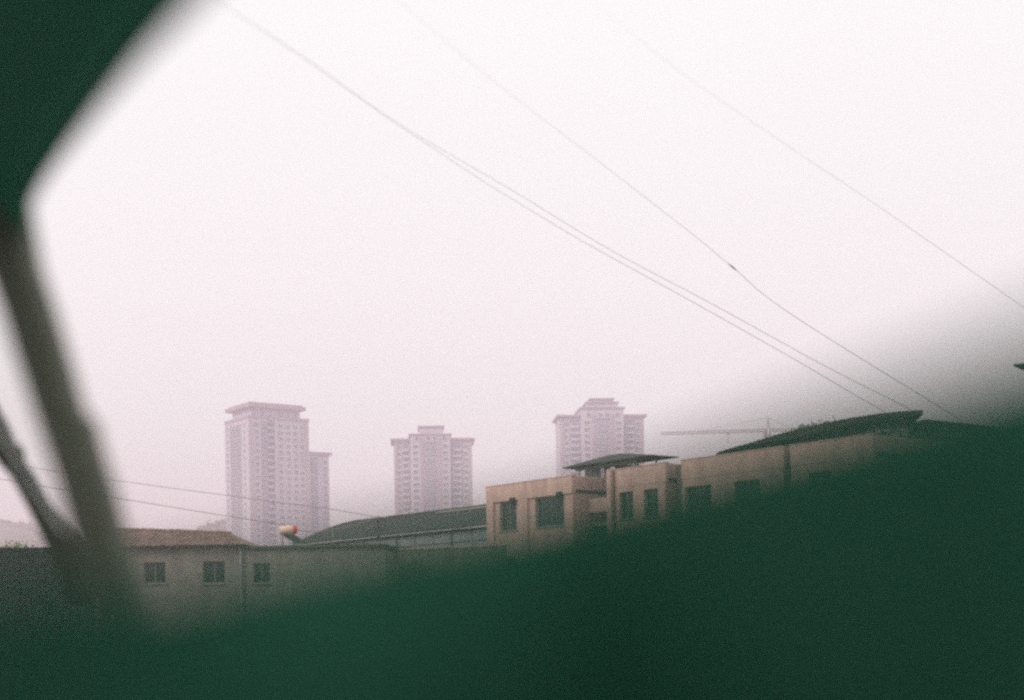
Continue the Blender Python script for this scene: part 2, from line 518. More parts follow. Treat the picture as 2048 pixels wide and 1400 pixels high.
# ------------------------------------------------------------------ tower crane
def crane():
    D = 660.0
    b = at(1539, 1000, D)
    root = empty('tower_crane', (b.x, b.y, 0), 0, label='hazy lattice tower crane with a long level jib', cat='crane')
    zj = at(1539, 861, D).z
    za = at(1539, 836, D).z
    L = at(1322, 861, D).x - b.x
    Rr = at(1590, 857, D).x - b.x
    def lattice(bm, p, q, w, n, rad):
        p, q = Vector(p), Vector(q)
        d = (q - p)
        u = Vector((0, 1, 0))
        v = d.normalized().cross(u).normalized()
        cs = [u * w / 2 + v * w / 2, -u * w / 2 + v * w / 2, -u * w / 2 - v * w / 2, u * w / 2 - v * w / 2]
        for c in cs:
            add_tube(bm, [p + c, q + c], rad, 4)
        for i in range(n):
            a, e = p + d * i / n, p + d * (i + 1) / n
            for k in range(4):
                add_tube(bm, [a + cs[k], e + cs[(k + 1) % 4]], rad * 0.7, 4)
    bm = bmesh.new(); lattice(bm, (0, 0, -0.2), (0, 0, zj - 1), 1.8, 40, 0.14); obj('mast', bm, M_crane, root)
    bm = bmesh.new(); lattice(bm, (-1, 0, zj), (L, 0, zj - 0.6), 1.1, 36, 0.10); obj('jib', bm, M_crane, root)
    bm = bmesh.new(); lattice(bm, (1, 0, zj), (Rr, 0, zj), 1.1, 10, 0.10); obj('counter_jib', bm, M_crane, root)
    bm = bmesh.new(); add_tube(bm, [(-0.9, 0, zj - 1), (0, 0, za)], 0.2, 5); add_tube(bm, [(0.9, 0, zj - 1), (0, 0, za)], 0.2, 5); obj('apex', bm, M_crane, root)
    bm = bmesh.new(); add_tube(bm, [(0, 0, za), (L * 0.62, 0, zj + 0.5)], 0.06, 4); obj('tie_rod', bm, M_crane, root)
    bm = bmesh.new(); add_tube(bm, [(0, 0, za), (Rr * 0.9, 0, zj + 0.5)], 0.09, 4); obj('tie_rod', bm, M_crane, root)
    boxes('counterweight', [(Rr - 3, Rr - 0.4, -0.8, 0.8, zj - 2.2, zj - 0.6)], M_conc, root)
    boxes('cab', [(-1.9, -0.95, -1.0, 0.9, zj - 3.2, zj - 0.8)], M_crane, root)
    tx = at(1456, 861, D).x - b.x
    tr = boxes('trolley', [(tx - 0.8, tx + 0.8, -0.6, 0.6, zj - 1.4, zj - 0.65)], M_crane, root)
    bm = bmesh.new(); add_tube(bm, [(tx, 0, zj - 1.4), (tx, 0, zj - 4.5)], 0.06, 4); add_box(bm, tx - 0.3, tx + 0.3, -0.3, 0.3, zj - 5.3, zj - 4.5); obj('hook_block', bm, M_crane, root)
crane()

# ------------------------------------------------------------------ tan flat-roofed building
A_D = 90.0
A_ang = math.atan2(-0.794, 0.607)
ac = at(975, 975, A_D)
FA = Facade(ac, A_ang)

def make_window(root, x0, x1, z0, z1, y, fm=None, mull=1, trans=0.68):
    """window set into an opening: frame, panes, sill"""
    fm = fm or M_frame
    w = boxes('window', [(x0, x0 + 0.06, y, y + 0.07, z0, z1), (x1 - 0.06, x1, y, y + 0.07, z0, z1),
                         (x0 + 0.06, x1 - 0.06, y, y + 0.07, z0, z0 + 0.06), (x0 + 0.06, x1 - 0.06, y, y + 0.07, z1 - 0.06, z1)], fm, root)
    n = mull + 1
    cw = (x1 - x0 - 0.12) / n
    for i in range(n):
        a = x0 + 0.06 + i * cw
        if i: boxes('mullion', [(a - 0.025, a + 0.025, y + 0.005, y + 0.065, z0 + 0.06, z1 - 0.06)], fm, w)
        boxes('pane', [(a + 0.026, a + cw - 0.026, y + 0.03, y + 0.045, z0 + 0.061, z1 - 0.061)], M_glassdk, w)
    boxes('sill', [(x0 - 0.08, x1 + 0.08, -0.09, y - 0.002, z0 - 0.07, z0 - 0.002)], M_conc, w)

def tan_building():
    root = empty('flat_roofed_building', (ac.x, ac.y, 0), A_ang, label='tan flat-roofed two-storey building with deep parapets and pilasters', cat='building')
    top = ac.z
    t = lambda px, py, d=0.0: FA.t(px, py, d)
    z = lambda px, py, d=0.0: FA.z(px, py, d)
    b1 = t(1145, 958)                      # end of first block
    b2 = t(1222, 948)                      # start of second block
    b2e = t(1330, 936)
    b3 = t(1364, 932)
    b3e = t(1566, 905)
    end = t(1745, 884)
    par = z(1005, 1004)                    # underside of the parapet band
    dep = 7.5
    # storey below the parapet, with windows
    def block(x0, x1, wins, floor2, drop=0.02, proj=0.12):
        holes = []
        for (a, b) in wins:
            holes.append((a, b, floor2, par - drop))
            holes.append((a, b, floor2 - 3.4, par - 3.5))
        boxes('wall', wall_boxes(x0, x1, 0, par, 0, 0.28, holes) + [(x0, x0 + 0.28, 0.28, dep, 0, par), (x1 - 0.28, x1, 0.28, dep, 0, par)], M_dorm, root)
        boxes('floor_slab', [(x0 + 0.28, x1 - 0.28, 0.28, dep, par - 3.3, par - 3.1)], M_conc, root)
        boxes('flat_roof', [(x0 + 0.02, x1 - 0.02, 0.3, dep, par + 0.02, par + 0.2)], M_tar, root)
        boxes('parapet', [(x0 - 0.05, x1 + 0.05, -proj, 0.22, par + 0.001, top), (x0 - 0.05, x0 + 0.2, 0.22, dep, par + 0.22, top), (x1 - 0.2, x1 + 0.05, 0.22, dep, par + 0.22, top)], M_dorm, root, bevel=0.03)
        boxes('coping', [(x0 - 0.08, x1 + 0.08, -proj - 0.03, 0.25, top, top + 0.05)], M_dorm, root)
        for h in holes:
            make_window(root, h[0], h[1], h[2], h[3], 0.17)
    f2 = z(1005, 1062)
    w1 = (t(1000, 1030), t(1033, 1030))
    w2 = (t(1071, 1020), t(1128, 1020))
    block(0, b1, [w1, w2], f2)
    # pilasters and the dark brackets under the parapet
    for a, b in ((976, 990), (1040, 1058)):
        boxes('pilaster', [(t(a, 1030), t(b, 1030), -0.14, -0.002, 0, par - 0.002)], M_dorm, root, bevel=0.02)
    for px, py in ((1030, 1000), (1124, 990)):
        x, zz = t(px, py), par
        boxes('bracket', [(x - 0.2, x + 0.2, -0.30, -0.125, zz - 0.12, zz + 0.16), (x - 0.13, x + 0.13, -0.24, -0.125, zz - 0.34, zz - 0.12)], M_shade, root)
    # terrace between first and second block
    tz = z(1190, 997, 1.2)
    boxes('terrace_back_wall', [(b1, b2, 5.0, 5.25, 0, z(1180, 962, 5))], M_shade, root)  # shade of the recess is put into the wall colour
    boxes('terrace_floor', [(b1, b2, 1.5, 5.0, tz - 1.6, tz - 1.4)], M_conc, root)
    boxes('terrace_wall', [(b1 + 0.003, b2 - 0.003, 1.2, 1.45, z(1190, 1024, 1.2), tz)], M_dorm, root)
    boxes('terrace_lower_wall', [(b1 + 0.003, b2 - 0.003, 1.6, 1.85, 0, tz - 1.65)], M_shade, root)  # dark colour stands in for shade below the terrace
    boxes('pilaster', [(b2 - 0.02, b2 + 0.34, -0.35, -0.122, 0, top + 0.03)], M_dorm, root, bevel=0.02)
    w3 = (t(1238, 1000), t(1266, 1000))
    w4 = (t(1288, 995), t(1316, 995))
    block(b2 + 0.02, b2e, [w3, w4], f2, 0.28, 0.02)
    # set-back link, then the long third block
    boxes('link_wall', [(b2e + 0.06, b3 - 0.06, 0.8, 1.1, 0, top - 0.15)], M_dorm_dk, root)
    w5 = [(t(1370, 985), t(1422, 985)), (t(1468, 975), t(1520, 975))]
    block(b3, b3e, w5, f2, 0.42, 0.02)
    block(b3e + 0.5, end, [(b3e + 1.6, b3e + 3.0)], f2, 0.42, 0.02)
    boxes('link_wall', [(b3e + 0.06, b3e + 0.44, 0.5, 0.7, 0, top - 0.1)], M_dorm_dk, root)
    return root, top, b1, b2
tanroot, tan_top, tb1, tb2 = tan_building()

# canopy on the terrace roof
def canopy():
    dd = 3.4
    l, zl = FA.hit(1152, 926, dd)
    r, zr = FA.hit(1330, 919, dd)
    a, za = FA.hit(1228, 909, dd)
    a0, a1 = a - 0.7, a + 0.6
    base = FA.p + FA.e * a + FA.n * dd
    root = empty('roof_canopy', (base.x, base.y, 0), A_ang, label='dark shallow hipped canopy on posts above the tan building', cat='canopy')
    l, r, a0, a1 = l - a, r - a, a0 - a, a1 - a
    ze = (zl + zr) / 2 - 0.06
    zp = za
    hw = 1.1
    bm = bmesh.new()
    def v(*p): return bm.verts.new(p)
    e = [v(l, -hw, ze), v(r, -hw, ze), v(r, hw, ze), v(l, hw, ze)]
    p = [v(a0, 0, zp), v(a1, 0, zp)]
    e2 = [v(l, -hw, ze - 0.06), v(r, -hw, ze - 0.06), v(r, hw, ze - 0.06), v(l, hw, ze - 0.06)]
    for f in ((e[0], e[1], p[1], p[0]), (e[1], e[2], p[1]), (e[2], e[3], p[0], p[1]), (e[3], e[0], p[0]), e2[::-1],
              (e[0], e2[0], e2[1], e[1]), (e[1], e2[1], e2[2], e[2]), (e[2], e2[2], e2[3], e[3]), (e[3], e2[3], e2[0], e[0])):
        bm.faces.new(f)
    obj('canopy_roof', bm, M_sheet, root)
    zf = tan_top - 1.0
    for x in (l * 0.62, -0.1, r * 0.62):
        for y in (-0.9, 0.9):
            bm = bmesh.new()
            add_tube(bm, [(x, y, zf), (x, y, ze - 0.06)], 0.06, 8)
            obj('post', bm, M_steel, root)
    # infill below the eaves: a hanging beam and two pale sheets
    boxes('beam', [(l * 0.7, r * 0.7, -0.96, -0.84, ze - 0.32, ze - 0.063)], M_sheet, root)
    s0, z0 = FA.hit(1165, 957, dd)
    s1, z1 = FA.hit(1198, 936, dd)
    boxes('sheet_panel', [(s0 - a, s1 - a, 0.2, 0.26, zf, z1)], M_panel, root)
    s2, s3 = FA.t(1203, 940, dd) - a, FA.t(1214, 940, dd) - a
    boxes('sheet_panel', [(s2, s3, 0.2, 0.26, zf, z1 + 0.1)], M_conc, root)
    s4, s5 = FA.t(1222, 940, dd) - a, FA.t(1246, 940, dd) - a
    boxes('sheet_panel', [(s4, s5, 0.3, 0.36, zf, z1 + 0.1)], M_panel, root)
    d0, d1 = FA.t(1246, 940, dd) - a, FA.t(1290, 935, dd) - a
    boxes('sheet_panel', [(d0 + 0.01, d1, -0.5, -0.44, zf, ze - 0.33)], M_shade, root)
    w0, w1 = FA.t(1290, 935, dd) - a, FA.t(1332, 930, dd) - a
    boxes('sheet_panel', [(w0 + 0.01, w1, 0.0, 0.06, zf, ze - 0.35)], M_dorm, root)
canopy()

# ------------------------------------------------------------------ grey house with tiled roof, left
def grey_house():
    D = 80.0
    c = at(205, 1090, D)
    f = Facade(c, R(-1.0))
    root = empty('tiled_house', (c.x, c.y, 0), f.ang, label='grey single-storey house with a brown clay tiled roof behind the car pillar', cat='house')
    x1 = f.t(488, 1090)
    ze = f.z(330, 1092)
    dep = 7.0
    wins = []
    for a, b, t0, t1 in ((288, 331, 1125, 1167), (406, 450, 1123, 1167)):
        wins.append((f.t(a, 1145), f.t(b, 1145), f.z(a, t1), f.z(a, t0)))
    ok = [h for h in wins]
    doors = []
    boxes('wall', wall_boxes(0, x1, 0, ze - 0.12, 0, 0.25, ok + doors) + [(0, 0.25, 0.25, dep, 0, ze - 0.12), (x1 - 0.25, x1, 0.25, dep, 0, ze - 0.12), (0.25, x1 - 0.25, dep - 0.25, dep, 0, ze - 0.12)], M_house, root)
    for h in ok: make_window(root, *h, 0.14)
    boxes('fascia', [(-0.3, x1 + 0.1, -0.42, -0.36, ze - 0.10, ze + 0.03)], M_shade, root)
    boxes('soffit', [(-0.3, x1 + 0.1, -0.36, 0.3, ze - 0.119, ze - 0.08)], M_shade, root)  # eave shade is painted in with the dark colour
    # roof deck (front slope, hipped at the right end)
    zr0 = f.z(250, 1060, 3.5)
    zr1 = f.z(455, 1073, 3.5)
    xr = f.t(462, 1075, 3.5)
    sl = (zr0 - ze) / 3.9
    def zroof(x, y):
        base = ze + (y + 0.4) * sl * (1 - 0.28 * max(0, min(1, x / xr)))
        return base
    bm = bmesh.new()
    pts = [(-0.4, -0.4), (x1 + 0.1, -0.4), (xr, 3.5), (-0.4, 3.5)]
    top = [bm.verts.new((x, y, zroof(x, y))) for x, y in pts]
    bk = [bm.verts.new((-0.4, dep + 0.3, ze)), bm.verts.new((x1 + 0.1, dep + 0.3, ze))]
    bm.faces.new(top)
    bm.faces.new((top[3], top[2], bk[1], bk[0]))
    bm.faces.new((top[1], bk[1], top[2]))
    rf = obj('roof', bm, M_tile, root)
    # rows of tiles running down the slope
    rnd = random.Random(5)
    n = int((x1 + 0.4) / 0.24)
    for i in range(n):
        x = -0.35 + i * 0.24
        lim = 3.5 if x < xr else -0.4 + 3.9 * (x1 + 0.1 - x) / (x1 + 0.1 - xr)
        if lim < 0.0: continue
        bm = bmesh.new()
        y = -0.44
        while y < lim:
            y2 = min(y + 0.34, lim + 0.05)
            j = rnd.uniform(-0.015, 0.03)
            h0, h1 = zroof(x, y) + 0.06 + j, zroof(x, y2) + 0.025 + j * 0.5
            s0 = [(x - 0.085, y, h0 - 0.06), (x - 0.05, y, h0), (x + 0.05, y, h0), (x + 0.085, y, h0 - 0.06)]
            s1 = [(x - 0.07, y2, h1 - 0.05), (x - 0.04, y2, h1), (x + 0.04, y2, h1), (x + 0.07, y2, h1 - 0.05)]
            add_loft(bm, [s0, s1])
            y += 0.28
        obj('tile_row', bm, M_tile, rf)
    for i in range(int((xr + 0.3) / 0.4)):
        x = -0.3 + i * 0.4
        bm = bmesh.new()
        add_tube(bm, [(x, 3.5, zroof(x, 3.5) + 0.06 + rnd.uniform(0, 0.05)), (x + 0.42, 3.5, zroof(x + 0.42, 3.5) + 0.05)], 0.10, 6)
        obj('ridge_tile', bm, M_tile, rf)
    # downpipe on the right corner
    bm = bmesh.new(); add_tube(bm, [(x1 - 0.18, -0.08, 0), (x1 - 0.18, -0.08, ze - 0.12)], 0.05, 8)
    obj('downpipe', bm, M_steel, root)

    # annex
    a0 = x1 + 0.02
    org = f.p + f.e * a0
    r2 = empty('flat_roofed_annex', (org.x, org.y, 0), f.ang, label='low flat-roofed grey annex under the solar water tank', cat='house')
    L = f.t(770, 1090) - a0
    za = f.z(630, 1090)
    w = [(f.t(506, 1145) - a0, f.t(540, 1145) - a0, f.z(520, 1166), f.z(520, 1126))]
    boxes('wall', wall_boxes(0, L, 0, za - 0.16, 0.05, 0.3, w) + [(0, 0.25, 0.3, dep, 0, za - 0.16), (L - 0.25, L, 0.3, dep, 0, za - 0.16)], M_house, r2)
    for h in w: make_window(r2, *h, 0.18)
    boxes('flat_roof', [(-0.01, L + 0.15, -0.15, dep, za - 0.159, za)], M_tar, r2, bevel=0.02)
    return f, a0, za
hf, annex0, annex_z = grey_house()

def solar_heater():
    d = 1.2
    x, z0 = hf.hit(576, 1060, d)
    base = hf.p + hf.e * x + hf.n * d
    root = empty('solar_water_heater', (base.x, base.y, annex_z), hf.ang + R(14), label='white solar water tank with a red end cap on the annex roof', cat='water heater')
    h = z0 - annex_z
    bm = bmesh.new(); add_tube(bm, [(-0.47, 0, h - 0.03), (-0.44, 0, h - 0.03), (0.27, 0, h + 0.022), (0.275, 0, h + 0.022)], [0.22, 0.245, 0.245, 0.23], 20)
    obj('tank', bm, M_tank, root, smooth=True)
    bm = bmesh.new(); add_tube(bm, [(0.276, 0, h + 0.022), (0.44, 0, h + 0.034), (0.50, 0, h + 0.036)], [0.25, 0.25, 0.2], 20)
    obj('end_cap', bm, M_red, root, smooth=True)
    for s in (-0.3, 0.3):
        bm = bmesh.new()
        add_tube(bm, [(s, 0.35, 0), (s, 0.1, h - 0.22)], 0.025, 6)
        add_tube(bm, [(s, -0.05, h - 0.24), (s + 0.55, -0.5, 0.02)], 0.025, 6)
        obj('stand_leg', bm, M_steel, root)
    for i in range(12):
        s = -0.3 + i * 0.056
        bm = bmesh.new()
        add_tube(bm, [(s, -0.02, h - 0.26), (s + 0.75, -0.9, 0.06)], 0.024, 6)
        obj('collector_tube', bm, M_shade, root)
    boxes('bottom_rail', [(0.35, 1.15, -0.98, -0.88, 0.0, 0.10)], M_steel, root)
solar_heater()

# thin white poles on the annex roof
for px, top_, lab in ((612, 1068, 'short thin pale pipe on the annex roof just right of the solar tank'), (665, 1052, 'taller thin pale pipe standing on the annex roof')):
    x, zt = hf.hit(px, top_, 2.0)
    b = hf.p + hf.e * x + hf.n * 2.0
    bm = bmesh.new()
    add_tube(bm, [(0, 0, 0), (0, 0, zt - annex_z - 0.1), (0, 0, zt - annex_z)], [0.025, 0.025, 0.04], 8)
    o = obj('vent_pipe', bm, M_conc)
    o.location = (b.x, b.y, annex_z)
    tag(o, lab, 'pipe', 'pipes on the annex roof')

# low tan wall right of the annex
def low_wall():
    c = at(774, 1098, 88)
    f = Facade(c, R(-22))
    L = f.t(1010, 1090)
    root = empty('boundary_wall', (c.x, c.y, 0), f.ang, label='low tan boundary wall between annex and tan building', cat='wall')
    boxes('wall', [(0, L, 0, 0.25, 0, c.z - 0.08)], M_dorm_dk, root)
    boxes('coping', [(-0.05, L + 0.05, -0.06, 0.31, c.z - 0.08, c.z)], M_dorm, root)
    for i in range(4):
        boxes('pier', [(i * L / 3.2, i * L / 3.2 + 0.35, -0.05, -0.002, 0, c.z - 0.081)], M_dorm_dk, root)
low_wall()

# ------------------------------------------------------------------ long shed with a curved dark roof (behind the annex)
def shed():
    c = at(985, 1048, 104.0)
    f = Facade(c, A_ang)
    x0 = f.t(606, 1072)
    root = empty('curved_roof_shed', (c.x, c.y, 0), A_ang, label='long shed with a dark curved roof and pale glazed side, below the middle tower', cat='shed')
    ze = c.z
    # curved roof: eave to crown, ribbed
    prof = []
    dep = 9.0
    zc = f.z(985, 1008, dep * 0.8) - ze
    for k in range(13):
        u = k / 12
        prof.append((-0.7 + u * (dep + 0.7), zc * math.sin(u * math.pi * 0.56) / 1.0))
    bm = bmesh.new()
    add_loft(bm, [[(x, y, ze + z) for y, z in prof] + [(x, y, ze + z - 0.12) for y, z in prof[::-1]] for x in (x0 - 0.5, 3.0)])
    rf = obj('roof', bm, M_sheet, root, smooth=False)
    n = 34
    for i in range(n):
        x = x0 - 0.4 + i * (3.2 - x0) / n
        bm = bmesh.new()
        add_loft(bm, [[(x, y, ze + z + 0.002), (x + 0.03, y, ze + z + 0.05), (x + 0.07, y, ze + z + 0.05), (x + 0.1, y, ze + z + 0.002)] for y, z in prof])
        obj('roof_rib', bm, M_sheet, rf)
    # pale flashing along the eave and a skylight strip
    s0 = f.t(800, 1045)
    bm = bmesh.new()
    y0, z0 = prof[5]; y1, z1 = prof[6]
    add_loft(bm, [[(x, y0, ze + z0 + 0.06), (x, y1, ze + z1 + 0.06), (x, y1, ze + z1 + 0.09), (x, y0, ze + z0 + 0.09)] for x in (s0, 1.5)])
    obj('skylight_strip', bm, M_dorm_dk, rf)
    # posts and glazed panels
    np_ = 12
    w = (2.5 - x0) / np_
    for i in range(np_ + 1):
        x = x0 + i * w
        boxes('post', [(x - 0.07, x + 0.07, -0.05, 0.09, 0, ze - 0.13)], M_shade if i % 3 == 0 else M_conc, root)
    for i in range(np_):
        x = x0 + i * w
        for k in range(3):
            za = ze - 0.4 - k * 0.75
            boxes('pane', [(x + 0.09, x + w - 0.09, 0.0, 0.03, za - 0.68, za)], M_panel, root)
    boxes('top_beam', [(x0, 2.5, -0.02, 0.06, ze - 0.38, ze - 0.131)], M_shade, root)
    boxes('lower_wall', [(x0, 2.5, 0.1, 0.3, 0, ze - 2.6)], M_dorm_dk, root)
    boxes('back_wall', [(x0, 2.5, dep - 0.2, dep, 0, ze + 0.1)], M_shade, root)
    # arched tie below the eave
    bm = bmesh.new()
    pts = []
    for k in range(15):
        u = k / 14
        pts.append((x0 + 1.0 + u * 8 * w, -0.12, ze - 1.9 + 1.1 * math.sin(u * math.pi)))
    add_tube(bm, pts, 0.06, 6)
    obj('arched_tie', bm, M_sheet, root)
shed()

# ------------------------------------------------------------------ vaulted hall on the right
def hall():
    D = 74.0
    o = at(1700, 900, D)
    root = empty('vaulted_hall', (o.x, o.y, 0), 0, label='hall with a big dark vaulted roof at the right, under the wires', cat='hall')
    top = [(1440, 903), (1470, 894), (1500, 886), (1550, 870), (1600, 857), (1650, 846), (1700, 836), (1760, 827), (1800, 823), (1846, 820)]
    bot = [(1440, 906), (1470, 899), (1500, 898), (1550, 897), (1600, 893), (1650, 878), (1700, 864), (1760, 849), (1800, 843), (1846, 839)]
    P = lambda q, d: at(q[0], q[1], d) - Vector((o.x, o.y, 0))
    # thick roof edge: a curved band that overhangs the gable
    bm = bmesh.new()
    secs = []
    for a, b in zip(top, bot):
        p, q = P(a, D), P(b, D)
        mid = p.lerp(q, 0.45)
        secs.append([p, p + Vector((0, 14, 0.0)), mid + Vector((0, 14, 0)), q + Vector((0, 1.6, 0.0)), mid + Vector((0, 0, 0))])
    add_loft(bm, secs)
    rf = obj('roof', bm, M_sheet, root)
    # standing seams across the band
    for i in range(len(top) * 3 - 3):
        k = i / 3.0
        a = int(k); u = k - a
        if a + 1 >= len(top): break
        p = P(top[a], D).lerp(P(top[a + 1], D), u)
        bm = bmesh.new()
        add_tube(bm, [p + Vector((0, -0.02, 0.0)), p + Vector((0, 14, 0.02))], 0.03, 5)
        obj('roof_seam', bm, M_sheet, rf)
    # gable wall below with a band of windows, sky reflection put into their pale colour
    zl = P((1560, 903), D).z
    bm = bmesh.new()
    sec = []
    for a, b in zip(top, bot):
        q = P(b, D)
        sec.append([q + Vector((0, 2.0, 0.08)), q + Vector((0, 2.3, 0.08)), Vector((q.x, 2.3 + o.y * 0 + q.y, 0)), Vector((q.x, 2.0 + q.y, 0))])
    add_loft(bm, sec)
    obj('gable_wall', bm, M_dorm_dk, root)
    dd = D + 2.0
    for row, (ya, yb) in enumerate(((860, 867), (869, 876))):
        for i in range(5):
            xa = 1731 + i * 17.5
            sl = -0.06 * (xa - 1731)
            p, q = at(xa, ya + sl, dd - 0.02) - o, at(xa + 14, yb + sl, dd - 0.02) - o
            boxes('window', [(p.x, q.x, p.y - 0.06, p.y, q.z + o.z, p.z + o.z)], M_white if (i + row) % 3 else M_panel, root)
    # lower roof further right
    p0, p1 = P((1850, 838), D + 1), P((2120, 868), D + 4)
    bm = bmesh.new()
    add_loft(bm, [[p, p + Vector((0, 10, 0.3)), p + Vector((0, 10, -0.2)), p + Vector((0, 0, -0.5))] for p in (p0, p1)])
    obj('side_roof', bm, M_sheet, root)
    a, b = P((1846, 853), D + 2), P((2120, 885), D + 4)
    bm = bmesh.new()
    add_loft(bm, [[p, p + Vector((0, 0.3, 0)), Vector((p.x, p.y + 0.3, 0)), Vector((p.x, p.y, 0))] for p in (a, b)])
    obj('side_wall', bm, M_dorm_dk, root)
    for i in range(4):
        p = at(1862 + i * 16, 860 + i * 1.2, D + 1.9) - o
        boxes('window', [(p.x, p.x + 0.33, p.y - 0.05, p.y, p.z + o.z - 0.3, p.z + o.z)], M_panel, root)
hall()

# ------------------------------------------------------------------ dark fence and shrub at the left edge
def fence():
    c = at(-260, 1098, 60)
    e = at(190, 1100, 60)
    root = empty('sheet_fence', (c.x, c.y, 0), math.atan2(e.y - c.y, e.x - c.x), label='dark green sheet fence at the far left edge', cat='fence')
    L = (e - c).length
    n = 9
    for i in range(n):
        boxes('fence_panel', [(i * L / n + 0.02, (i + 1) * L / n - 0.02, 0, 0.05, 0.05, c.z - 0.05)], M_fence, root)
        boxes('post', [(i * L / n - 0.04, i * L / n + 0.018, 0.052, 0.12, 0, c.z - 0.05)], M_fence, root)
    boxes('cap_rail', [(-0.05, L * 0.62, -0.03, 0.12, c.z - 0.049, c.z)], M_dorm_dk, root)
fence()

def shrub():
    rnd = random.Random(9)
    c = at(33, 1092, 61.5)
    root = empty('shrub', (c.x, c.y, 0), 0, label='small bright green leafy shrub topping the dark fence', cat='shrub')
    bm = bmesh.new()
    for k in range(5):
        a = rnd.uniform(0, 6.28)
        add_tube(bm, [(0, 0, 0), (0.1 * math.cos(a), 0.1 * math.sin(a), c.z * 0.6), (0.45 * math.cos(a), 0.4 * math.sin(a), c.z + 0.05)], [0.04, 0.03, 0.008], 5)
    obj('stem', bm, M_hill, root)
    bm = bmesh.new()
    for k in range(900):
        r = abs(rnd.gauss(0, 1))
        p = Vector((rnd.gauss(0, 0.38), rnd.gauss(0, 0.3), c.z - 0.35 + rnd.gauss(0, 0.22)))
        u = Vector((rnd.gauss(0, 1), rnd.gauss(0, 1), rnd.gauss(0, 1))).normalized() * rnd.uniform(0.05, 0.1)
        v = u.cross(Vector((rnd.gauss(0, 1), rnd.gauss(0, 1), rnd.gauss(0, 1)))).normalized() * 0.035
        bm.faces.new([bm.verts.new(p + w) for w in (u, v, -u, -v)])
    obj('crown', bm, M_leaf, root)
shrub()

# ------------------------------------------------------------------ utility pole and wires
def utility_pole():
    b = at(757, 1090, 118)
    zt = at(757, 1033, 118).z
    root = empty('utility_pole', (b.x, b.y, 0), 0, label='thin dark utility pole beside the shed roof where low wires end', cat='pole')
    bm = bmesh.new(); add_tube(bm, [(0, 0, 0), (0, 0, zt)], [0.16, 0.11], 10)
    obj('post', bm, M_shade, root, smooth=True)
    boxes('crossarm', [(-0.7, 0.7, -0.17, -0.11, zt - 0.35, zt - 0.22)], M_shade, root)
    for x in (-0.6, 0.0, 0.6):
        bm = bmesh.new(); add_tube(bm, [(x, -0.14, zt - 0.22), (x, -0.14, zt - 0.12), (x, -0.14, zt - 0.03)], [0.03, 0.07, 0.04], 8)
        obj('insulator', bm, M_panel, root)
utility_pole()

def wire(label, pts, w, group, knot=None):
    """pts: (px, py, distance); w: width in photo pixels at both ends"""
    P = [at(x, y, d * (0.55 + 0.45 * min(1, d / 60))) for x, y, d in pts]
    # smooth Catmull-Rom through the points
    full = []
    n = len(P)
    for i in range(n - 1):
        p0, p1, p2, p3 = P[max(i - 1, 0)], P[i], P[i + 1], P[min(i + 2, n - 1)]
        for k in range(8):
            t = k / 8
            full.append(0.5 * ((2 * p1) + (-p0 + p2) * t + (2 * p0 - 5 * p1 + 4 * p2 - p3) * t * t + (-p0 + 3 * p1 - 3 * p2 + p3) * t ** 3))
    full.append(P[-1])
    rad = []
    for i, p in enumerate(full):
        u = i / (len(full) - 1)
        rad.append((w[0] + (w[1] - w[0]) * u) / F * p.y / 2)
    bm = bmesh.new()
    add_tube(bm, full, rad, 6)
    o = obj('overhead_wire', bm, M_cable)
    tag(o, label, 'wire', group)
    if knot:
        a = at(knot[0] - 10, knot[1] - 8, knot[2]); b = at(knot[0] + 10, knot[1] + 8, knot[2])
        bm = bmesh.new()
        add_tube(bm, [a, a.lerp(b, .3), a.lerp(b, .7), b], [0.002, 0.009, 0.009, 0.002], 6)
        obj('splice', bm, M_cable, o)
G1 = 'wires slanting down across the sky to the hall'
wire('lower of the paired wires running from top left to the vaulted hall', [(330, -70, 4.2), (425, 0, 4.8), (600, 112, 6.2), (800, 252, 8.5), (1000, 383, 12), (1200, 502, 17), (1400, 612, 26), (1600, 725, 42), (1690, 778, 54), (1790, 836, 74.5)], (0.32, 1.2), G1)
wire('upper of the paired wires running from top left to the vaulted hall', [(355, -55, 4.2), (445, 4, 4.8), (620, 122, 6.2), (815, 258, 8.5), (1040, 390, 12.5), (1250, 516, 18), (1450, 622, 28), (1650, 732, 46), (1740, 778, 57), (1836, 826, 74.5)], (0.32, 1.2), G1)
wire('single wire with a splice knot, right of the paired wires', [(720, -60, 4.4), (830, 30, 5), (1000, 172, 6.6), (1200, 325, 10), (1400, 480, 17), (1465, 534, 20), (1600, 640, 29), (1800, 765, 50), (1925, 842, 76)], (0.13, 1.3), G1, (1465, 534, 15.5))
wire('rightmost high faint wire leaving the frame at the right edge', [(1150, -25, 4.4), (1280, 80, 5.4), (1400, 172, 7), (1600, 308, 10.5), (1750, 408, 14), (1900, 512, 20), (2048, 615, 30), (2200, 720, 45)], (0.14, 0.9), G1)
G2 = 'low wires at the left'
wire('upper of two low wires crossing in front of the widest tower', [(-120, 912, 50), (49, 933, 58), (204, 957, 66), (417, 986, 78), (560, 1005, 90), (660, 1018, 102), (757, 1035, 117.8)], (1.1, 1.2), G2)
wire('lower of two low wires ending near the solar water tank', [(-120, 942, 50), (20, 961, 55), (112, 977, 60), (227, 995, 65), (417, 1026, 73), (560, 1049, 82), (640, 1064, 90), (757, 1036, 117.6)], (1.3, 1.3), G2)

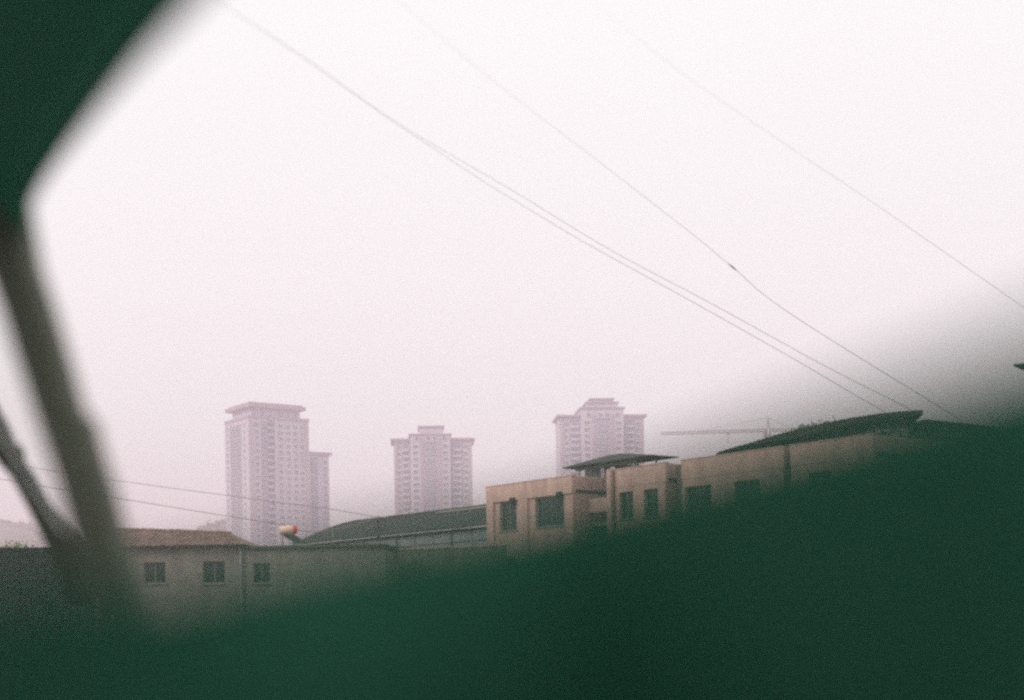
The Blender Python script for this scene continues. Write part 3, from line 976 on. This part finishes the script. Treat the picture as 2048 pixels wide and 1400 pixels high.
# ------------------------------------------------------------------ street lamp head at the right edge
def lamp():
    p = at(2028, 730, 34)
    b = at(2420, 730, 34)
    root = empty('street_lamp', (b.x, b.y, 0), 0, label='dark street lamp head poking in at the right edge', cat='street lamp')
    lx = p.x - b.x
    bm = bmesh.new()
    add_loft(bm, [[(lx + x, -w, p.z + 0.02), (lx + x, w, p.z + 0.02), (lx + x, w, p.z - h), (lx + x, -w, p.z - h)] for x, w, h in ((0, 0.03, 0.02), (0.25, 0.14, 0.10), (0.75, 0.16, 0.16), (0.95, 0.05, 0.10))])
    obj('lamp_head', bm, M_shade, root)
    bm = bmesh.new(); add_tube(bm, [(lx + 0.9, 0, p.z - 0.04), (lx + 2.0, 0, p.z + 0.1), (-0.4, 0, p.z - 0.2), (0, 0, p.z - 0.9)], 0.05, 8)
    obj('arm', bm, M_steel, root)
    bm = bmesh.new(); add_tube(bm, [(0, 0, 0), (0, 0, p.z - 0.9)], [0.11, 0.06], 10)
    obj('pole', bm, M_steel, root)
lamp()

# ------------------------------------------------------------------ the car we look out of
def car():
    root = empty('car', (0, 0, 0), 0, label='dark out-of-focus car window frame close to the viewer', cat='car')
    # door sill: a padded ledge running from the pillar past the viewer
    edge = [(-620, 1330, 0.44), (-300, 1235, 0.24), (0, 1178, 0.162), (300, 1160, 0.142), (500, 1118, 0.146), (750, 1068, 0.157), (1000, 1022, 0.170), (1200, 966, 0.168), (1400, 898, 0.153), (1700, 796, 0.132), (2000, 692, 0.118), (2300, 584, 0.110)]
    P = [at(*e) for e in edge]
    P += [P[-1] + Vector((0.05, -0.015, 0.016)), P[-1] + Vector((0.14, -0.08, 0.03)), P[-1] + Vector((0.2, -0.4, 0.035))]
    full = []
    n = len(P)
    for i in range(n - 1):
        p0, p1, p2, p3 = P[max(i - 1, 0)], P[i], P[i + 1], P[min(i + 2, n - 1)]
        for k in range(5):
            t = k / 5
            full.append(0.5 * ((2 * p1) + (-p0 + p2) * t + (2 * p0 - 5 * p1 + 4 * p2 - p3) * t * t + (-p0 + 3 * p1 - 3 * p2 + p3) * t ** 3))
    full.append(P[-1])
    def sweep(secpts):
        bm = bmesh.new()
        secs = []
        for i, p in enumerate(full):
            a, b = full[max(i - 1, 0)], full[min(i + 1, len(full) - 1)]
            d = Vector((b.x - a.x, b.y - a.y, 0)).normalized()
            out = (Vector((-d.y, d.x, 0)) + Vector((0, 2.0, 0))).normalized()          # away from the seat
            secs.append([p + out * u + Vector((0, 0, v)) for u, v in secpts])
        add_loft(bm, secs)
        return bm
    obj('door_sill', sweep([(-0.016, -0.06), (-0.014, -0.026), (-0.009, -0.012), (-0.004, -0.004), (0.001, 0.0), (0.008, -0.001), (0.016, -0.006), (0.018, -0.06)]), M_trim, root, smooth=True)
    obj('door_panel', sweep([(-0.018, -0.0605), (0.018, -0.0605), (0.03, -0.30), (0.03, -0.85), (-0.01, -0.85), (-0.024, -0.30)]), M_trim, root, smooth=True)
    # roof rail, from over the viewer forward to the window corner
    er = [(800, -600, 0.18), (560, -270, 0.24), (345, -2, 0.31), (262, 92, 0.36), (182, 195, 0.43), (112, 290, 0.51), (70, 352, 0.565), (48, 395, 0.60), (40, 430, 0.615), (42, 462, 0.625)]
    Q = [at(*e) for e in er]
    Q = [Vector((0.16, -1.1, 1.45)), Vector((0.10, -0.3, 1.43))] + Q
    bm = bmesh.new()
    secs = []
    for i, q in enumerate(Q):
        k = 0.10 + 0.24 * (1 - i / (len(Q) - 1))
        o1 = Vector((-0.02, 0.0, 0.02))
        secs.append([q, q + Vector((-0.006, 0.004, 0.008)), q + Vector((-0.25, 0.03, 0.22)), q + Vector((-0.25, 0.06, 0.22)), q + Vector((-0.01, 0.03, 0.02)), q + Vector((0.0, 0.012, 0.002))])
    add_loft(bm, secs)
    obj('roof_rail', bm, M_trim2, root, smooth=False)
    # roof skin over the seats
    bm = bmesh.new()
    secs = []
    for q in Q:
        a, b, c = q + Vector((-0.235, 0.02, 0.215)), q + Vector((-0.6, 0.03, 0.30)), q + Vector((-1.25, 0.03, 0.30))
        up = Vector((0, 0, 0.03))
        secs.append([a, b, c, c + up, b + up, a + up])
    add_loft(bm, secs)
    obj('roof', bm, M_trim2, root)
    # window divider bar
    right = [(20, 330), (38, 405), (46, 450), (57, 514), (86, 600), (116, 700), (143, 795), (150, 815), (170, 830), (184, 888), (210, 970), (231, 1050), (262, 1150), (300, 1290)]
    left = [(-110, 330), (-85, 420), (-70, 460), (-40, 525), (-8, 610), (22, 705), (51, 795), (57, 815), (63, 832), (82, 888), (108, 965), (131, 1053), (158, 1150), (190, 1290)]
    bm = bmesh.new()
    secs = []
    for r_, l_ in zip(right, left):
        d = 0.64
        a, b = at(*l_, d), at(*r_, d)
        y = Vector((0, 1, 0))
        secs.append([a + y * 0.004, a.lerp(b, .12), a.lerp(b, .88), b + y * 0.004, b + y * 0.02, a + y * 0.02])
    add_loft(bm, secs)
    obj('window_divider', bm, M_bar, root)
    # windscreen pillar, further forward
    right = [(-160, 560), (-60, 735), (0, 845), (24, 905), (50, 940), (82, 1000), (131, 1062), (200, 1180)]
    left = [(-215, 575), (-108, 752), (-46, 855), (-12, 915), (22, 955), (55, 1015), (92, 1092), (140, 1200)]
    bm = bmesh.new()
    secs = []
    for r_, l_ in zip(right, left):
        d = 1.5
        a, b = at(*l_, d), at(*r_, d)
        y = Vector((0, 1, 0))
        secs.append([a, b, b + y * 0.03, a + y * 0.03])
    add_loft(bm, secs)
    pl = obj('windscreen_pillar', bm, M_strut, root)
    bm = bmesh.new()
    add_loft(bm, [[at(x0, y0, 1.47), at(x1, y1, 1.47), at(x1, y1, 1.499), at(x0, y0, 1.499)] for x0, y0, x1, y1 in ((18, 893, 40, 888), (18, 905, 49, 898), (22, 925, 52, 915), (32, 945, 50, 940))])
    obj('clip', bm, M_strut, pl)
    # quarter glass between divider and pillar
    pr = [(-160, 560), (0, 845), (50, 940), (131, 1060)]
    pd = [(-80, 440), (22, 705), (82, 888), (131, 1053)]
    bm = bmesh.new()
    secs = []
    for a_, b_ in zip(pr, pd):
        a, b = at(*a_, 0.70), at(*b_, 0.70)
        y = Vector((0, 0.004, 0))
        secs.append([a, b, b + y, a + y])
    add_loft(bm, secs)
    obj('quarter_glass', bm, M_glass, root)
car()

# ------------------------------------------------------------------ haze
bm = bmesh.new()
add_box(bm, -2700, 2700, -450, 2450, -1.0, 122)
hm = bpy.data.materials.new('haze_air')
hm.use_nodes = True
nt = hm.node_tree
nt.nodes.clear()
o = nt.nodes.new('ShaderNodeOutputMaterial')
v = nt.nodes.new('ShaderNodeVolumePrincipled')
v.inputs['Color'].default_value = (1.0, 0.872, 0.945, 1)
v.inputs['Density'].default_value = 0.0011
v.inputs['Anisotropy'].default_value = 0.5
nt.links.new(v.outputs['Volume'], o.inputs['Volume'])
hz = obj('haze', bm, hm)
tag(hz, 'thin pinkish haze over the whole place', 'haze', kind='stuff')
